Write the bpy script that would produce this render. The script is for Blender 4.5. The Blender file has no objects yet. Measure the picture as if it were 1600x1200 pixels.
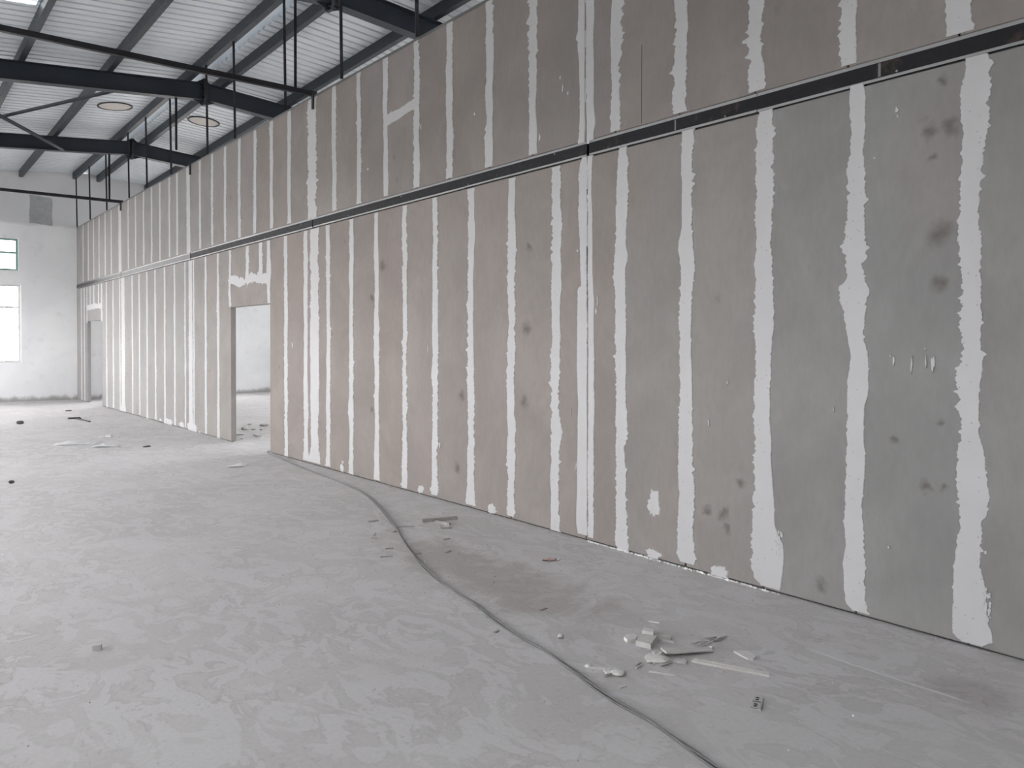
import bpy, bmesh, math, random
from mathutils import Vector, Matrix, noise

# ------------------------------------------------------------------ camera, sky, exposure
scene = bpy.context.scene
COL = scene.collection
FPX, YAW, PITCH, ROLL = 1248.21, 0.675864, 0.014688, 0.0021545
CAM = Vector((-4.29173, 0.0, 1.52))
CY = 554.9
FW = Vector((math.sin(YAW)*math.cos(PITCH), math.cos(YAW)*math.cos(PITCH), -math.sin(PITCH)))
_r = Vector((math.cos(YAW), -math.sin(YAW), 0.0)); _u = _r.cross(FW)
RT = math.cos(ROLL)*_r + math.sin(ROLL)*_u
UP = -math.sin(ROLL)*_r + math.cos(ROLL)*_u
cd = bpy.data.cameras.new('camera'); cam = bpy.data.objects.new('camera', cd); COL.objects.link(cam)
cd.sensor_width = 36.0; cd.lens = FPX/1600*36.0
cd.shift_y = -(600-CY)/1600
cd.clip_start = 0.05; cd.clip_end = 300
m = Matrix((RT, UP, -FW)).transposed().to_4x4(); m.translation = CAM
cam.matrix_world = m
scene.camera = cam

world = bpy.data.worlds.new('overcast_sky'); scene.world = world; world.use_nodes = True
bg = world.node_tree.nodes['Background']
bg.inputs['Color'].default_value = (1.0, 0.985, 0.985, 1); bg.inputs['Strength'].default_value = 12.5
scene.view_settings.view_transform = 'Standard'; scene.view_settings.look = 'None'
scene.view_settings.gamma = 1.0; scene.view_settings.use_curve_mapping = False
scene.view_settings.exposure = 0.29
scene.cycles.max_bounces = 10; scene.cycles.diffuse_bounces = 7

rnd = random.Random(11)

# real places from measured sight lines on the known planes
def ray(px, py): return FW + RT*((px-800)/FPX) - UP*((py-CY)/FPX)
def F(px, py, z=0.0):
    d = ray(px, py); return CAM + d*((z-CAM.z)/d.z)
def W(px, py):
    d = ray(px, py); p = CAM + d*(-CAM.x/d.x); return p.y, p.z

# ------------------------------------------------------------------ helpers
def link(name, me, mat=None, parent=None):
    o = bpy.data.objects.new(name, me); COL.objects.link(o)
    if mat is not None and me is not None and not me.materials: me.materials.append(mat)
    if parent is not None: o.parent = parent
    return o
def mesh(name, verts, faces, smooth=False):
    me = bpy.data.meshes.new(name); me.from_pydata([tuple(v) for v in verts], [], faces); me.update()
    bm = bmesh.new(); bm.from_mesh(me); bmesh.ops.recalc_face_normals(bm, faces=bm.faces); bm.to_mesh(me); bm.free()
    if smooth:
        for p in me.polygons: p.use_smooth = True
    return me
def thing(name, label, cat, loc=(0, 0, 0), group=None, kind=None):
    o = bpy.data.objects.new(name, None); COL.objects.link(o); o.location = loc
    return tag(o, label, cat, group, kind)
def tag(o, label=None, cat=None, group=None, kind=None):
    if label: o['label'] = label
    if cat: o['category'] = cat
    if group: o['group'] = group
    if kind: o['kind'] = kind
    return o
BOXF = [(0,1,2,3),(4,7,6,5),(0,4,5,1),(1,5,6,2),(2,6,7,3),(3,7,4,0)]
def boxv(x0, x1, y0, y1, z0, z1):
    return [(x0,y0,z0),(x1,y0,z0),(x1,y1,z0),(x0,y1,z0),(x0,y0,z1),(x1,y0,z1),(x1,y1,z1),(x0,y1,z1)]
class MB:
    def __init__(s): s.v = []; s.f = []
    def add(s, v, f):
        n = len(s.v); s.v += list(v); s.f += [tuple(i+n for i in q) for q in f]; return s
    def box(s, *a): return s.add(boxv(*a), BOXF)
    def bar(s, a, b, w, h, up=Vector((0,0,1))):
        a = Vector(a); b = Vector(b); d = (b-a).normalized(); side = d.cross(up)
        if side.length < 1e-4: side = d.cross(Vector((0,1,0)))
        side.normalize(); u = side.cross(d).normalized()
        v = []
        for p in (a, b):
            for sx, sy in ((-1,-1),(1,-1),(1,1),(-1,1)): v.append(p + side*sx*w/2 + u*sy*h/2)
        return s.add(v, BOXF)
    def angle(s, a, b, w, t, rot=0.0):
        'angle iron: L section swept from a to b'
        a = Vector(a); b = Vector(b); d = (b-a).normalized()
        e1 = d.cross(Vector((0,0,1)))
        if e1.length < 1e-3: e1 = Vector((1,0,0))
        e1.normalize(); e2 = e1.cross(d).normalized()
        e1, e2 = e1*math.cos(rot)+e2*math.sin(rot), e2*math.cos(rot)-e1*math.sin(rot)
        sec = [(0,0),(w,0),(w,t),(t,t),(t,w),(0,w)]
        v = [p + e1*(x-w*.35) + e2*(y-w*.35) for p in (a, b) for x, y in sec]
        f = [(i, (i+1) % 6, (i+1) % 6+6, i+6) for i in range(6)] + [tuple(range(5,-1,-1)), tuple(range(6,12))]
        return s.add(v, f)
    def mesh(s, name, smooth=False): return mesh(name, s.v, s.f, smooth)
    def obj(s, name, mat, parent=None, smooth=False): return link(name, s.mesh(name, smooth), mat, parent)

# ------------------------------------------------------------------ materials
class N:
    def __init__(s, name):
        s.m = bpy.data.materials.new(name); s.m.use_nodes = True
        s.t = s.m.node_tree; s.b = s.t.nodes['Principled BSDF']; s.x = 0
    def n(s, typ, **kw):
        o = s.t.nodes.new(typ)
        for k, v in kw.items():
            if k in o.inputs.keys(): o.inputs[k].default_value = v
            else: setattr(o, k, v)
        return o
    def l(s, a, b): s.t.links.new(a, b)
    def coord(s, kind='Object'): return s.n('ShaderNodeTexCoord').outputs[kind]
    def pos(s): return s.n('ShaderNodeNewGeometry').outputs['Position']
    def mapping(s, vec, scale=(1,1,1), rot=(0,0,0), loc=(0,0,0)):
        o = s.n('ShaderNodeMapping'); o.inputs['Scale'].default_value = scale; o.inputs['Rotation'].default_value = rot; o.inputs['Location'].default_value = loc
        s.l(vec, o.inputs['Vector']); return o.outputs['Vector']
    def noise(s, vec, scale, detail=4, rough=.55, dist=0.0):
        o = s.n('ShaderNodeTexNoise'); o.inputs['Scale'].default_value = scale; o.inputs['Detail'].default_value = detail
        o.inputs['Roughness'].default_value = rough; o.inputs['Distortion'].default_value = dist
        s.l(vec, o.inputs['Vector']); return o.outputs['Fac']
    def ramp(s, fac, stops, interp='LINEAR'):
        o = s.n('ShaderNodeValToRGB'); o.color_ramp.interpolation = interp
        e = o.color_ramp.elements
        while len(e) < len(stops): e.new(0.5)
        for i, (p, c) in enumerate(stops):
            e[i].position = p; e[i].color = (c, c, c, 1) if not isinstance(c, tuple) else (*c, 1)
        s.l(fac, o.inputs['Fac']); return o.outputs['Color']
    def mix(s, fac, a, b, mode='MIX'):
        o = s.n('ShaderNodeMix', data_type='RGBA', blend_type=mode)
        for sock, v in ((o.inputs[0], fac), (o.inputs[6], a), (o.inputs[7], b)):
            if isinstance(v, (int, float)): sock.default_value = v
            elif isinstance(v, tuple): sock.default_value = (*v, 1)
            else: s.l(v, sock)
        return o.outputs[2]
    def math(s, op, a, b=0.0, c=None):
        o = s.n('ShaderNodeMath', operation=op)
        for i, v in enumerate((a, b, c)):
            if v is None: continue
            if isinstance(v, (int, float)): o.inputs[i].default_value = v
            else: s.l(v, o.inputs[i])
        return o.outputs[0]
    def rng(s, v, a, b, c=0.0, d=1.0, smooth=True):
        o = s.n('ShaderNodeMapRange'); o.interpolation_type = 'SMOOTHSTEP' if smooth else 'LINEAR'
        for i, k in enumerate((a, b, c, d)): o.inputs[i+1].default_value = k
        s.l(v, o.inputs[0]); return o.outputs[0]
    def bump(s, h, strength=.2, dist=.01):
        o = s.n('ShaderNodeBump'); o.inputs['Strength'].default_value = strength; o.inputs['Distance'].default_value = dist
        s.l(h, o.inputs['Height']); s.l(o.outputs['Normal'], s.b.inputs['Normal'])
    def base(s, col, rough=.8, metal=0.0, spec=None):
        if isinstance(col, tuple): s.b.inputs['Base Color'].default_value = (*col, 1)
        else: s.l(col, s.b.inputs['Base Color'])
        if isinstance(rough, (int, float)): s.b.inputs['Roughness'].default_value = rough
        else: s.l(rough, s.b.inputs['Roughness'])
        s.b.inputs['Metallic'].default_value = metal
        if spec is not None: s.b.inputs['Specular IOR Level'].default_value = spec
        return s.m

def simple(name, col, rough=.7, metal=0.0, var=.12, scale=20.0, spec=.3):
    k = N(name); p = k.pos()
    f = k.noise(p, scale, 4)
    c = k.mix(f, tuple(v*(1-var) for v in col), tuple(min(1, v*(1+var)) for v in col))
    k.bump(f, .08, .003)
    return k.base(c, rough, metal, spec)

# --- cement board panels: grey-brown, cloudy, with a different tone for each board and dark handling stains
def mat_panel():
    k = N('cement_board'); p = k.pos()
    oi = k.n('ShaderNodeObjectInfo')
    rv = oi.outputs['Random']
    off = k.n('ShaderNodeVectorMath', operation='MULTIPLY_ADD')
    cmb = k.n('ShaderNodeCombineXYZ'); k.l(rv, cmb.inputs[0]); k.l(rv, cmb.inputs[1]); k.l(rv, cmb.inputs[2])
    k.l(cmb.outputs[0], off.inputs[0]); off.inputs[1].default_value = (31, 17, 53); k.l(p, off.inputs[2])
    pv = off.outputs[0]
    tone = oi.outputs['Color']
    cloud = k.noise(pv, 1.6, 6, .6, .6)
    c = k.mix(k.rng(cloud, .32, .70), (.93,.925,.92), (1.06,1.06,1.06))
    c = k.mix(1.0, tone, c, 'MULTIPLY')
    warm = k.noise(k.mapping(pv, (1,.9,.5)), 1.1, 3, .5)
    c = k.mix(k.math('MULTIPLY', k.rng(warm, .50, .75), .5), c, (.258,.222,.206))
    fine = k.noise(k.mapping(pv, (1, 1, .35)), 28, 5, .65)
    c = k.mix(.5, c, k.ramp(fine, [(.3, .46), (.7, .54)]), 'OVERLAY')
    # scattered little dark marks
    vo = k.n('ShaderNodeTexVoronoi'); vo.inputs['Scale'].default_value = 3.1; k.l(k.mapping(pv, (1, 1, .8)), vo.inputs['Vector'])
    wob = k.noise(pv, 22, 4, .6)
    sp = k.math('ADD', vo.outputs['Distance'], k.math('MULTIPLY', wob, .16))
    sel = k.n('ShaderNodeSeparateColor'); k.l(vo.outputs['Color'], sel.inputs[0])
    sp = k.math('MULTIPLY', k.rng(sp, .10, .20, 1, 0), k.rng(sel.outputs[0], .62, .8))
    c = k.mix(k.math('MULTIPLY', sp, .3), c, (.09,.078,.07))
    # handling stains that can be made out singly
    st = [(1454,204,.050),(1485,200,.055),(1468,366,.085),(1468,439,.06),(1456,250,.03),(1472,122,.035),(1397,687,.04),(1468,663,.03),
          (1446,763,.04),(1474,763,.035),(1284,915,.055),(1131,803,.05),(1104,797,.04),(1158,755,.05),(1136,825,.04),(581,466,.06),(581,640,.05),
          (721,618,.07),(714,730,.07),(598,415,.08),(827,388,.05),(822,513,.07),(819,630,.07)]
    wv = k.n('ShaderNodeTexNoise'); wv.inputs['Scale'].default_value = 14; wv.inputs['Detail'].default_value = 4; k.l(p, wv.inputs['Vector'])
    wp = k.n('ShaderNodeVectorMath', operation='MULTIPLY_ADD'); k.l(wv.outputs['Color'], wp.inputs[0]); wp.inputs[1].default_value = (.09,.09,.12); k.l(p, wp.inputs[2])
    acc = None
    for px, py, r in st:
        y, z = W(px, py)
        d = k.n('ShaderNodeVectorMath', operation='DISTANCE'); k.l(wp.outputs[0], d.inputs[0]); d.inputs[1].default_value = (.045, y+.045, z+.06)
        s_ = k.rng(d.outputs['Value'], 0.0, r*1.15, 1, 0)
        acc = s_ if acc is None else k.math('MAXIMUM', acc, s_)
    c = k.mix(k.math('MULTIPLY', acc, .62), c, (.075,.062,.055))
    k.bump(k.noise(pv, 9, 6, .65), .12, .006)
    return k.base(c, .88, 0, .2)
def mat_putty():
    k = N('white_joint_putty'); p = k.pos()
    a = k.noise(p, 5, 4); f = k.noise(p, 60, 3)
    c = k.mix(a, (.440,.438,.446), (.485,.483,.491))
    dots = k.n('ShaderNodeTexVoronoi'); dots.inputs['Scale'].default_value = 26; k.l(p, dots.inputs['Vector'])
    sc = k.n('ShaderNodeSeparateColor'); k.l(dots.outputs['Color'], sc.inputs[0])
    dd = k.math('MULTIPLY', k.rng(dots.outputs['Distance'], .07, .13, 1, 0), k.rng(sc.outputs[0], .80, .85))
    c = k.mix(k.math('MULTIPLY', dd, .7), c, (.25,.24,.24))
    k.bump(k.math('ADD', a, k.math('MULTIPLY', f, .25)), .25, .004)
    return k.base(c, .85, 0, .2)
def mat_floor():
    k = N('dusty_concrete'); p = k.pos()
    big = k.noise(p, .55, 5, .55, .8)
    c = k.mix(k.rng(big, .3, .7), (.415,.402,.402), (.475,.462,.464))
    # trowelled skin: feathery patches, darker along one side of each sweep
    q = k.mapping(p, (1.0, .6, 1), (0, 0, .5))
    t1 = k.noise(q, 4.6, 6, .58, 1.7)
    c = k.mix(k.math('MULTIPLY', k.rng(t1, .48, .53), .46), c, (.520,.512,.524))
    edge = k.math('MULTIPLY', k.rng(t1, .43, .495), k.rng(t1, .495, .51, 1, 0))
    msk = k.rng(k.noise(p, 1.7, 4, .6), .42, .62)
    c = k.mix(k.math('MULTIPLY', k.math('MULTIPLY', edge, msk), .42), c, (.335,.312,.305))
    t2 = k.noise(k.mapping(p, (1.5, .6, 1), (0, 0, -.35), (7, 3, 0)), 9.5, 4, .55, 2.4)
    c = k.mix(k.math('MULTIPLY', k.rng(t2, .60, .67), .38), c, (.330,.310,.303))
    t3 = k.noise(k.mapping(p, (2.2, .7, 1), (0, 0, .35), (1, 9, 0)), 8.0, 4, .6, 3.0)
    rid = k.math('ABSOLUTE', k.math('SUBTRACT', t3, .5))
    m2 = k.rng(k.noise(p, 2.6, 3), .54, .64)
    c = k.mix(k.math('MULTIPLY', k.math('MULTIPLY', k.rng(rid, .0, .014, 1, 0), m2), .5), c, (.25,.235,.23))
    bl = k.noise(k.mapping(p, (1, 1, 1), (0, 0, 0), (3, 1, 0)), 1.3, 4, .6)
    c = k.mix(k.math('MULTIPLY', k.rng(bl, .52, .72), .30), c, (.400,.365,.350))
    # brown dust swept together beside the cable
    a = F(585, 835); b = F(980, 975)
    mid = (a+b)/2; L = (b-a).length/2; ang = math.atan2(b.y-a.y, b.x-a.x)
    o = k.n('ShaderNodeVectorMath', operation='SUBTRACT'); k.l(p, o.inputs[0]); o.inputs[1].default_value = mid
    rr = k.mapping(o.outputs[0], (1, 1, 1), (0, 0, -ang))
    sc = k.mapping(rr, (1/(L*1.15), 1/.42, 0))
    ln = k.n('ShaderNodeVectorMath', operation='LENGTH'); k.l(sc, ln.inputs[0])
    dn = k.noise(p, 2.6, 6, .62, .8)
    dv = k.math('ADD', ln.outputs['Value'], k.math('MULTIPLY', k.math('SUBTRACT', dn, .5), 2.2))
    c = k.mix(k.math('MULTIPLY', k.rng(dv, .35, 1.05, 1, 0), .62), c, (.300,.268,.256))
    # a second dirty place near the wall in front, and a pale scrape
    for px, py, r, col, s_ in ((1530,1090,.30,(.30,.27,.262),.55), (1480,1170,.35,(.44,.432,.434),.4), (1150,1160,.45,(.43,.42,.42),.3)):
        d = k.n('ShaderNodeVectorMath', operation='DISTANCE'); k.l(p, d.inputs[0]); d.inputs[1].default_value = F(px, py)
        v = k.math('ADD', d.outputs['Value'], k.math('MULTIPLY', k.math('SUBTRACT', dn, .5), r*1.8))
        c = k.mix(k.math('MULTIPLY', k.rng(v, r*.25, r, 1, 0), s_), c, col)
    a = F(1255, 1012); b = F(1525, 1102); ang = math.atan2(b.y-a.y, b.x-a.x); L = (b-a).length
    o = k.n('ShaderNodeVectorMath', operation='SUBTRACT'); k.l(p, o.inputs[0]); o.inputs[1].default_value = (a+b)/2
    rr = k.mapping(o.outputs[0], (1, 1, 1), (0, 0, -ang)); sx = k.n('ShaderNodeSeparateXYZ'); k.l(rr, sx.inputs[0])
    w = k.math('ADD', sx.outputs[1], k.math('MULTIPLY', k.math('SUBTRACT', k.noise(p, 3.5, 2), .5), .05))
    lm = k.math('MULTIPLY', k.rng(k.math('ABSOLUTE', w), .002, .012, 1, 0), k.rng(k.math('ABSOLUTE', sx.outputs[0]), L*.38, L*.5, 1, 0))
    c = k.mix(k.math('MULTIPLY', lm, .75), c, (.60,.60,.61))
    fine = k.noise(p, 45, 5, .7)
    c = k.mix(.35, c, k.ramp(fine, [(.3, .42), (.7, .58)]), 'OVERLAY')
    k.bump(k.math('ADD', k.math('MULTIPLY', t1, .6), k.math('MULTIPLY', fine, .12)), .18, .006)
    return k.base(c, .82, 0, .25)
def mat_whitewall():
    k = N('old_white_plaster'); p = k.pos()
    a = k.noise(p, .8, 6, .6, .5)
    c = k.mix(k.rng(a, .3, .7), (.70,.705,.72), (.78,.785,.79))
    b = k.noise(p, 3.2, 5, .65)
    c = k.mix(k.math('MULTIPLY', k.rng(b, .55, .75), .28), c, (.45,.46,.475))
    sx = k.n('ShaderNodeSeparateXYZ'); k.l(p, sx.inputs[0]); z = sx.outputs[2]
    # rising damp and splashed dirt along the foot of the wall
    d = k.math('ADD', z, k.math('MULTIPLY', k.math('SUBTRACT', k.noise(k.mapping(p, (1, 1, .5)), 3.0, 6, .7), .5), .34))
    c = k.mix(k.math('MULTIPLY', k.rng(d, .02, .16, 1, 0), .75), c, (.20,.19,.18))
    # unpainted beam band above 4.6 m
    up = k.math('ADD', z, k.math('MULTIPLY', k.math('SUBTRACT', k.noise(p, 1.3, 4), .5), .25))
    c = k.mix(k.math('MULTIPLY', k.rng(up, 4.52, 4.64), .75), c, (.50,.505,.515))
    k.bump(k.noise(p, 12, 6, .6), .15, .006)
    return k.base(c, .9, 0, .15)
def mat_steel(name, col, rough=.5, rust=.0, spec=.35, metal=0.0):
    k = N(name); p = k.pos()
    a = k.noise(p, 3.0, 5, .6); f = k.noise(p, 30, 4, .6)
    c = k.mix(a, tuple(v*.82 for v in col), tuple(v*1.2 for v in col))
    if rust: c = k.mix(k.math('MULTIPLY', k.rng(k.noise(p, 5.5, 6, .7), .56, .72), rust), c, (.10,.065,.05))
    k.bump(f, .05, .002)
    return k.base(c, k.rng(f, .2, .8, rough-.08, rough+.1), metal, spec)
def mat_galv(name='galvanised_steel', lo=.16, hi=.30):
    k = N(name); p = k.pos()
    a = k.noise(k.mapping(p, (1, .35, 1)), 6, 4, .6)
    c = k.mix(a, (lo,lo*1.01,lo*1.03), (hi,hi*1.01,hi*1.03))
    return k.base(c, k.rng(a, .3, .7, .40, .6), .55, .4)
def mat_roof():
    k = N('zinc_roof_sheet'); p = k.pos()
    a = k.noise(k.mapping(p, (.5, 1, 1)), 1.4, 4, .6)
    c = k.mix(a, (.54,.58,.61), (.64,.68,.71))
    return k.base(c, k.rng(a, .2, .8, .48, .6), .2, .4)
def mat_glass():
    k = N('window_glass')
    tr = k.n('ShaderNodeBsdfTransparent'); gl = k.n('ShaderNodeBsdfGlossy'); gl.inputs['Roughness'].default_value = .02
    fr = k.n('ShaderNodeFresnel'); fr.inputs['IOR'].default_value = 1.45
    mx = k.n('ShaderNodeMixShader'); k.l(fr.outputs[0], mx.inputs[0]); k.l(tr.outputs[0], mx.inputs[1]); k.l(gl.outputs[0], mx.inputs[2])
    k.l(mx.outputs[0], k.t.nodes['Material Output'].inputs['Surface'])
    return k.m
def mat_skylight():
    k = N('translucent_skylight')
    a = k.n('ShaderNodeBsdfTransparent'); a.inputs[0].default_value = (.62,.63,.63,1)
    b = k.n('ShaderNodeBsdfDiffuse'); b.inputs[0].default_value = (.7,.72,.74,1)
    mx = k.n('ShaderNodeMixShader'); mx.inputs[0].default_value = .15; k.l(a.outputs[0], mx.inputs[1]); k.l(b.outputs[0], mx.inputs[2])
    k.l(mx.outputs[0], k.t.nodes['Material Output'].inputs['Surface'])
    return k.m

M_panel = mat_panel(); M_putty = mat_putty(); M_floor = mat_floor(); M_white = mat_whitewall()
M_navy = mat_steel('navy_painted_steel', (.020,.027,.038), .45, .25)
M_navy2 = mat_steel('blue_grey_purlin_paint', (.020,.027,.038), .45, .2)
M_black = mat_steel('black_primed_steel', (.011,.011,.0135), .62, .35, .2)
M_rod = mat_steel('dark_angle_iron', (.016,.016,.020), .5, .5)
M_greyrail = mat_steel('dull_grey_rail_steel', (.045,.045,.047), .5, 0, .4)
M_core = mat_steel('dark_hollow_behind_boards', (.05,.05,.052), .8)
M_galv = mat_galv(); M_galv2 = mat_galv('dull_galvanised_steel', .12, .20)
M_roof = mat_roof(); M_glass = mat_glass(); M_sky = mat_skylight()
M_patch = simple('bare_cement_render', (.33,.34,.345), .9, 0, .3, 6)
M_vent = simple('beige_vent_plastic', (.50,.47,.44), .6, 0, .06)
M_green = simple('green_window_paint', (.20,.33,.29), .5)
M_lilac = simple('grey_lilac_window_paint', (.36,.35,.42), .5)
M_wframe = simple('white_window_paint', (.62,.62,.62), .5)
M_cable = simple('grey_cable_sheath', (.15,.15,.152), .55, 0, .3, 12)
M_cable2 = simple('pale_dusty_cable_sheath', (.26,.255,.25), .6, 0, .3, 12)
M_wood = simple('dusty_grey_wood', (.48,.465,.455), .9, 0, .25, 30)
M_wood2 = simple('darker_dusty_wood', (.32,.305,.295), .9, 0, .3, 30)
M_plas = simple('dusty_plaster_chunk', (.55,.54,.53), .9, 0, .2, 30)
M_stone = simple('grey_cement_lump', (.48,.47,.465), .9, 0, .3, 25)
M_dark = simple('dark_scrap_and_groove_shade', (.09,.087,.084), .8, 0, .3, 30)
M_hole = simple('black_socket_hole', (.012,.012,.012), .8)
M_socket = simple('dusty_white_plastic', (.40,.40,.395), .6, 0, .12, 30)
M_red = simple('reddish_brown_wrapper', (.42,.27,.26), .6, 0, .35, 60)
M_crumb = simple('white_plaster_crumb', (.82,.82,.82), .9, 0, .05)
M_film = simple('crumpled_white_film', (.55,.55,.56), .4, 0, .1, 30, .5)

# ------------------------------------------------------------------ dimensions (metres)
T0, BAY = 4.4229, 4.88144
POST = [T0 + BAY*i for i in range(-1, 5)]          # -0.46 ... 23.95
YF = POST[5]                                       # far wall face
YB = -7.0                                          # rear wall
XL, XR = -8.6, 7.4                                 # outer walls
ZT = 4.575                                         # partition top
RIDGE = 0.23
def zr(x, y): return 5.77 - .012*(y-9.3) - .085*abs(x-RIDGE)     # underside of the rafters
RD = .29                                           # rafter depth
PD = .17                                           # purlin depth
ZS = RD + PD                                       # roof sheet above rafter underside

# ------------------------------------------------------------------ floor
JX = -1.49
b = MB()
x0, x1, y0, y1 = XL-.2, XR+.2, YB-.2, YF+.2
def prism_y(prof, ya, yb):
    n = len(prof)
    b.add([(x, y, z) for y in (ya, yb) for x, z in prof], [(i, (i+1) % n, (i+1) % n+n, i+n) for i in range(n)] + [tuple(range(n)), tuple(range(2*n-1, n-1, -1))])
YJ = 5.15                                          # the sawn joint runs out here under the dust
prism_y([(x0, -.25), (x0, 0), (x1, 0), (x1, -.25)], y0, YJ)
prism_y([(x0, -.25), (x0, 0), (JX-.0016, 0), (JX-.0014, -.012), (JX+.0014, -.012), (JX+.0016, 0), (x1, 0), (x1, -.25)], YJ, y1)
floor = tag(b.obj('floor', M_floor), 'dusty grey concrete floor with trowel marks and a straight slab joint', None, None, 'structure')

# bare ground outside
GZ = -.30
tag(MB().box(-60, 60, -60, 80, GZ-.3, GZ).obj('ground', simple('outside_earth', (.22,.21,.19), .95, 0, .2, .6)), 'bare earth ground outside the windows', None, None, 'structure')

# ------------------------------------------------------------------ outer walls
def wall_with_holes(name, along, pos, th, span, top, holes, mat, label):
    """wall made of vertical strips; along='x' or 'y'; holes = (a0,a1,z0,z1)"""
    b = MB(); cuts = sorted(set([span[0], span[1]] + [c for h in holes for c in h[:2]] + ([RIDGE] if along == 'x' else [])))
    for a0, a1 in zip(cuts[:-1], cuts[1:]):
        mid = (a0+a1)/2
        hs = sorted([(h[2], h[3]) for h in holes if h[0] < mid < h[1]])
        zz = 0.0; segs = []
        for z0, z1 in hs:
            if z0 > zz+1e-4: segs.append((zz, z0, None))
            zz = z1
        segs.append((zz, None, None))
        for za, zb, _ in segs:
            v = []
            for zi in (0, 1):
                for (a, p) in ((a0, pos), (a1, pos), (a1, pos+th), (a0, pos+th)):
                    x, y = (a, p) if along == 'x' else (p, a)
                    z = za if zi == 0 else (top(x, y) if zb is None else zb)
                    v.append((x, y, z))
            b.add(v, BOXF)
    me = b.mesh(name); bm = bmesh.new(); bm.from_mesh(me); bmesh.ops.remove_doubles(bm, verts=bm.verts, dist=1e-4); bm.to_mesh(me); bm.free()
    return tag(link(name, me, mat), label, None, None, 'structure')
topf = lambda x, y: zr(x, y) + ZS - .005
WX = (-3.05, -1.285)
farholes = [(-3.05, -1.28, 1.0, 3.0), (-3.05, -1.33, 3.36, 4.18), (-7.4, -4.6, 1.0, 3.0), (-7.4, -4.6, 3.36, 4.18),
            (1.3, 3.4, 1.0, 3.0), (1.3, 3.4, 3.36, 4.18)]
wall_far = wall_with_holes('wall_far', 'x', YF, .24, (XL, XR), topf, farholes, M_white, 'old white plastered end wall with damp stains and stacked windows')
def baywins(w, lo, hi, lo2, hi2, bays=range(6)):
    h = []
    for i in bays:
        c = POST[i] - BAY/2
        h += [(c-w/2, c+w/2, lo, hi)] + ([(c-w/2, c+w/2, lo2, hi2)] if hi2 > lo2 else [])
    return h
wall_left = wall_with_holes('wall_left', 'y', XL-.24, .24, (YB, YF+.24), topf, baywins(.9, .95, 3.0, 0, 0, [1]) + baywins(4.2, .95, 3.0, 0, 0, [2]) + baywins(3.0, .95, 3.0, 0, 0, [3, 4]) + baywins(3.8, .95, 3.0, 3.36, 4.18, [5]), M_white, 'outer white wall with large window openings')
wall_right_outer = wall_with_holes('wall_right_outer', 'y', XR, .24, (YB, YF+.24), topf, [(10.4, 12.6, .05, 3.6), (.6, 3.4, .95, 3.0), (-4.6, -1.8, .95, 3.0), (15.6, 17.4, .95, 3.0)], M_white, 'outer white wall of the room behind the partition')
wall_rear = wall_with_holes('wall_rear', 'x', YB-.24, .24, (XL, XR), topf, [(1.2, 5.5, 0.0, 4.4)], M_white, 'rear white wall with a window and a gateway')
# bare render square left unpainted on the end wall
v = []; pts = []
rp = random.Random(5)
A, B_, C_, D_ = (-1.085, 4.60), (-.555, 4.585), (-.565, 5.30), (-1.075, 5.33)
for (p, q_) in ((A, B_), (B_, C_), (C_, D_), (D_, A)):
    for i in range(6):
        t = i/6; pts.append((p[0]+(q_[0]-p[0])*t+rp.uniform(-.012,.012), p[1]+(q_[1]-p[1])*t+rp.uniform(-.012,.012)))
n = len(pts)
me = mesh('render_patch', [(x, YF-.006, z) for x, z in pts] + [(x, YF+.01, z) for x, z in pts], [tuple(range(n)), tuple(range(2*n-1, n-1, -1))] + [(i, (i+1) % n, (i+1) % n+n, i+n) for i in range(n)])
link('render_patch', me, M_patch, wall_far)['label'] = 'square of bare grey render on white wall'

# windows of the end wall
def window(nm, x0, x1, z0, z1, mat, label, transoms, mullions, grille):
    w = thing(nm, label, None, (0, 0, 0), None, 'structure')
    yy = YF + .13; t = .05
    for (a, b_, c, d) in ((x0, x1, z0, z0+t), (x0, x1, z1-t, z1), (x0, x0+t, z0+t, z1-t), (x1-t, x1, z0+t, z1-t)):
        MB().box(a, b_, yy-.03, yy+.03, c, d).obj('window_frame', mat, w)
    for tz in transoms: MB().box(x0+t, x1-t, yy-.025, yy+.025, tz-.025, tz+.025).obj('transom', mat, w)
    for mx in mullions: MB().box(mx-.02, mx+.02, yy-.022, yy+.022, z0+t, (transoms[-1]-.025 if transoms else z1-t)).obj('mullion', mat, w)
    zc = [z0+t] + list(transoms) + [z1-t]
    for a, b_ in zip(zc[:-1], zc[1:]):
        MB().box(x0+t-.01, x1-t+.01, yy-.003, yy+.003, a-.005, b_+.005).obj('pane', M_glass, w)
    if grille:
        gy = YF + .20
        for k in range(19):
            z = z0 + .06 + k*.075
            if z > transoms[-1]-.03: break
            MB().box(x1-.32, x1-.02, gy-.006, gy+.006, z-.006, z+.006).obj('grille_bar', M_patch, w)
        for gx in (x1-.30, x1-.18, x1-.06): MB().box(gx-.008, gx+.008, gy-.012, gy-.006, z0+.01, transoms[-1]).obj('grille_upright', M_patch, w)
    return w
window('window_1', -3.05, -1.28, 1.0, 3.0, M_wframe, 'tall white framed lower window in end wall with side grille', [2.42], [-2.16], True)
window('window_2', -3.05, -1.33, 3.36, 4.18, M_green, 'small green framed clerestory window above the tall window', [3.82], [], False)

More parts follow.
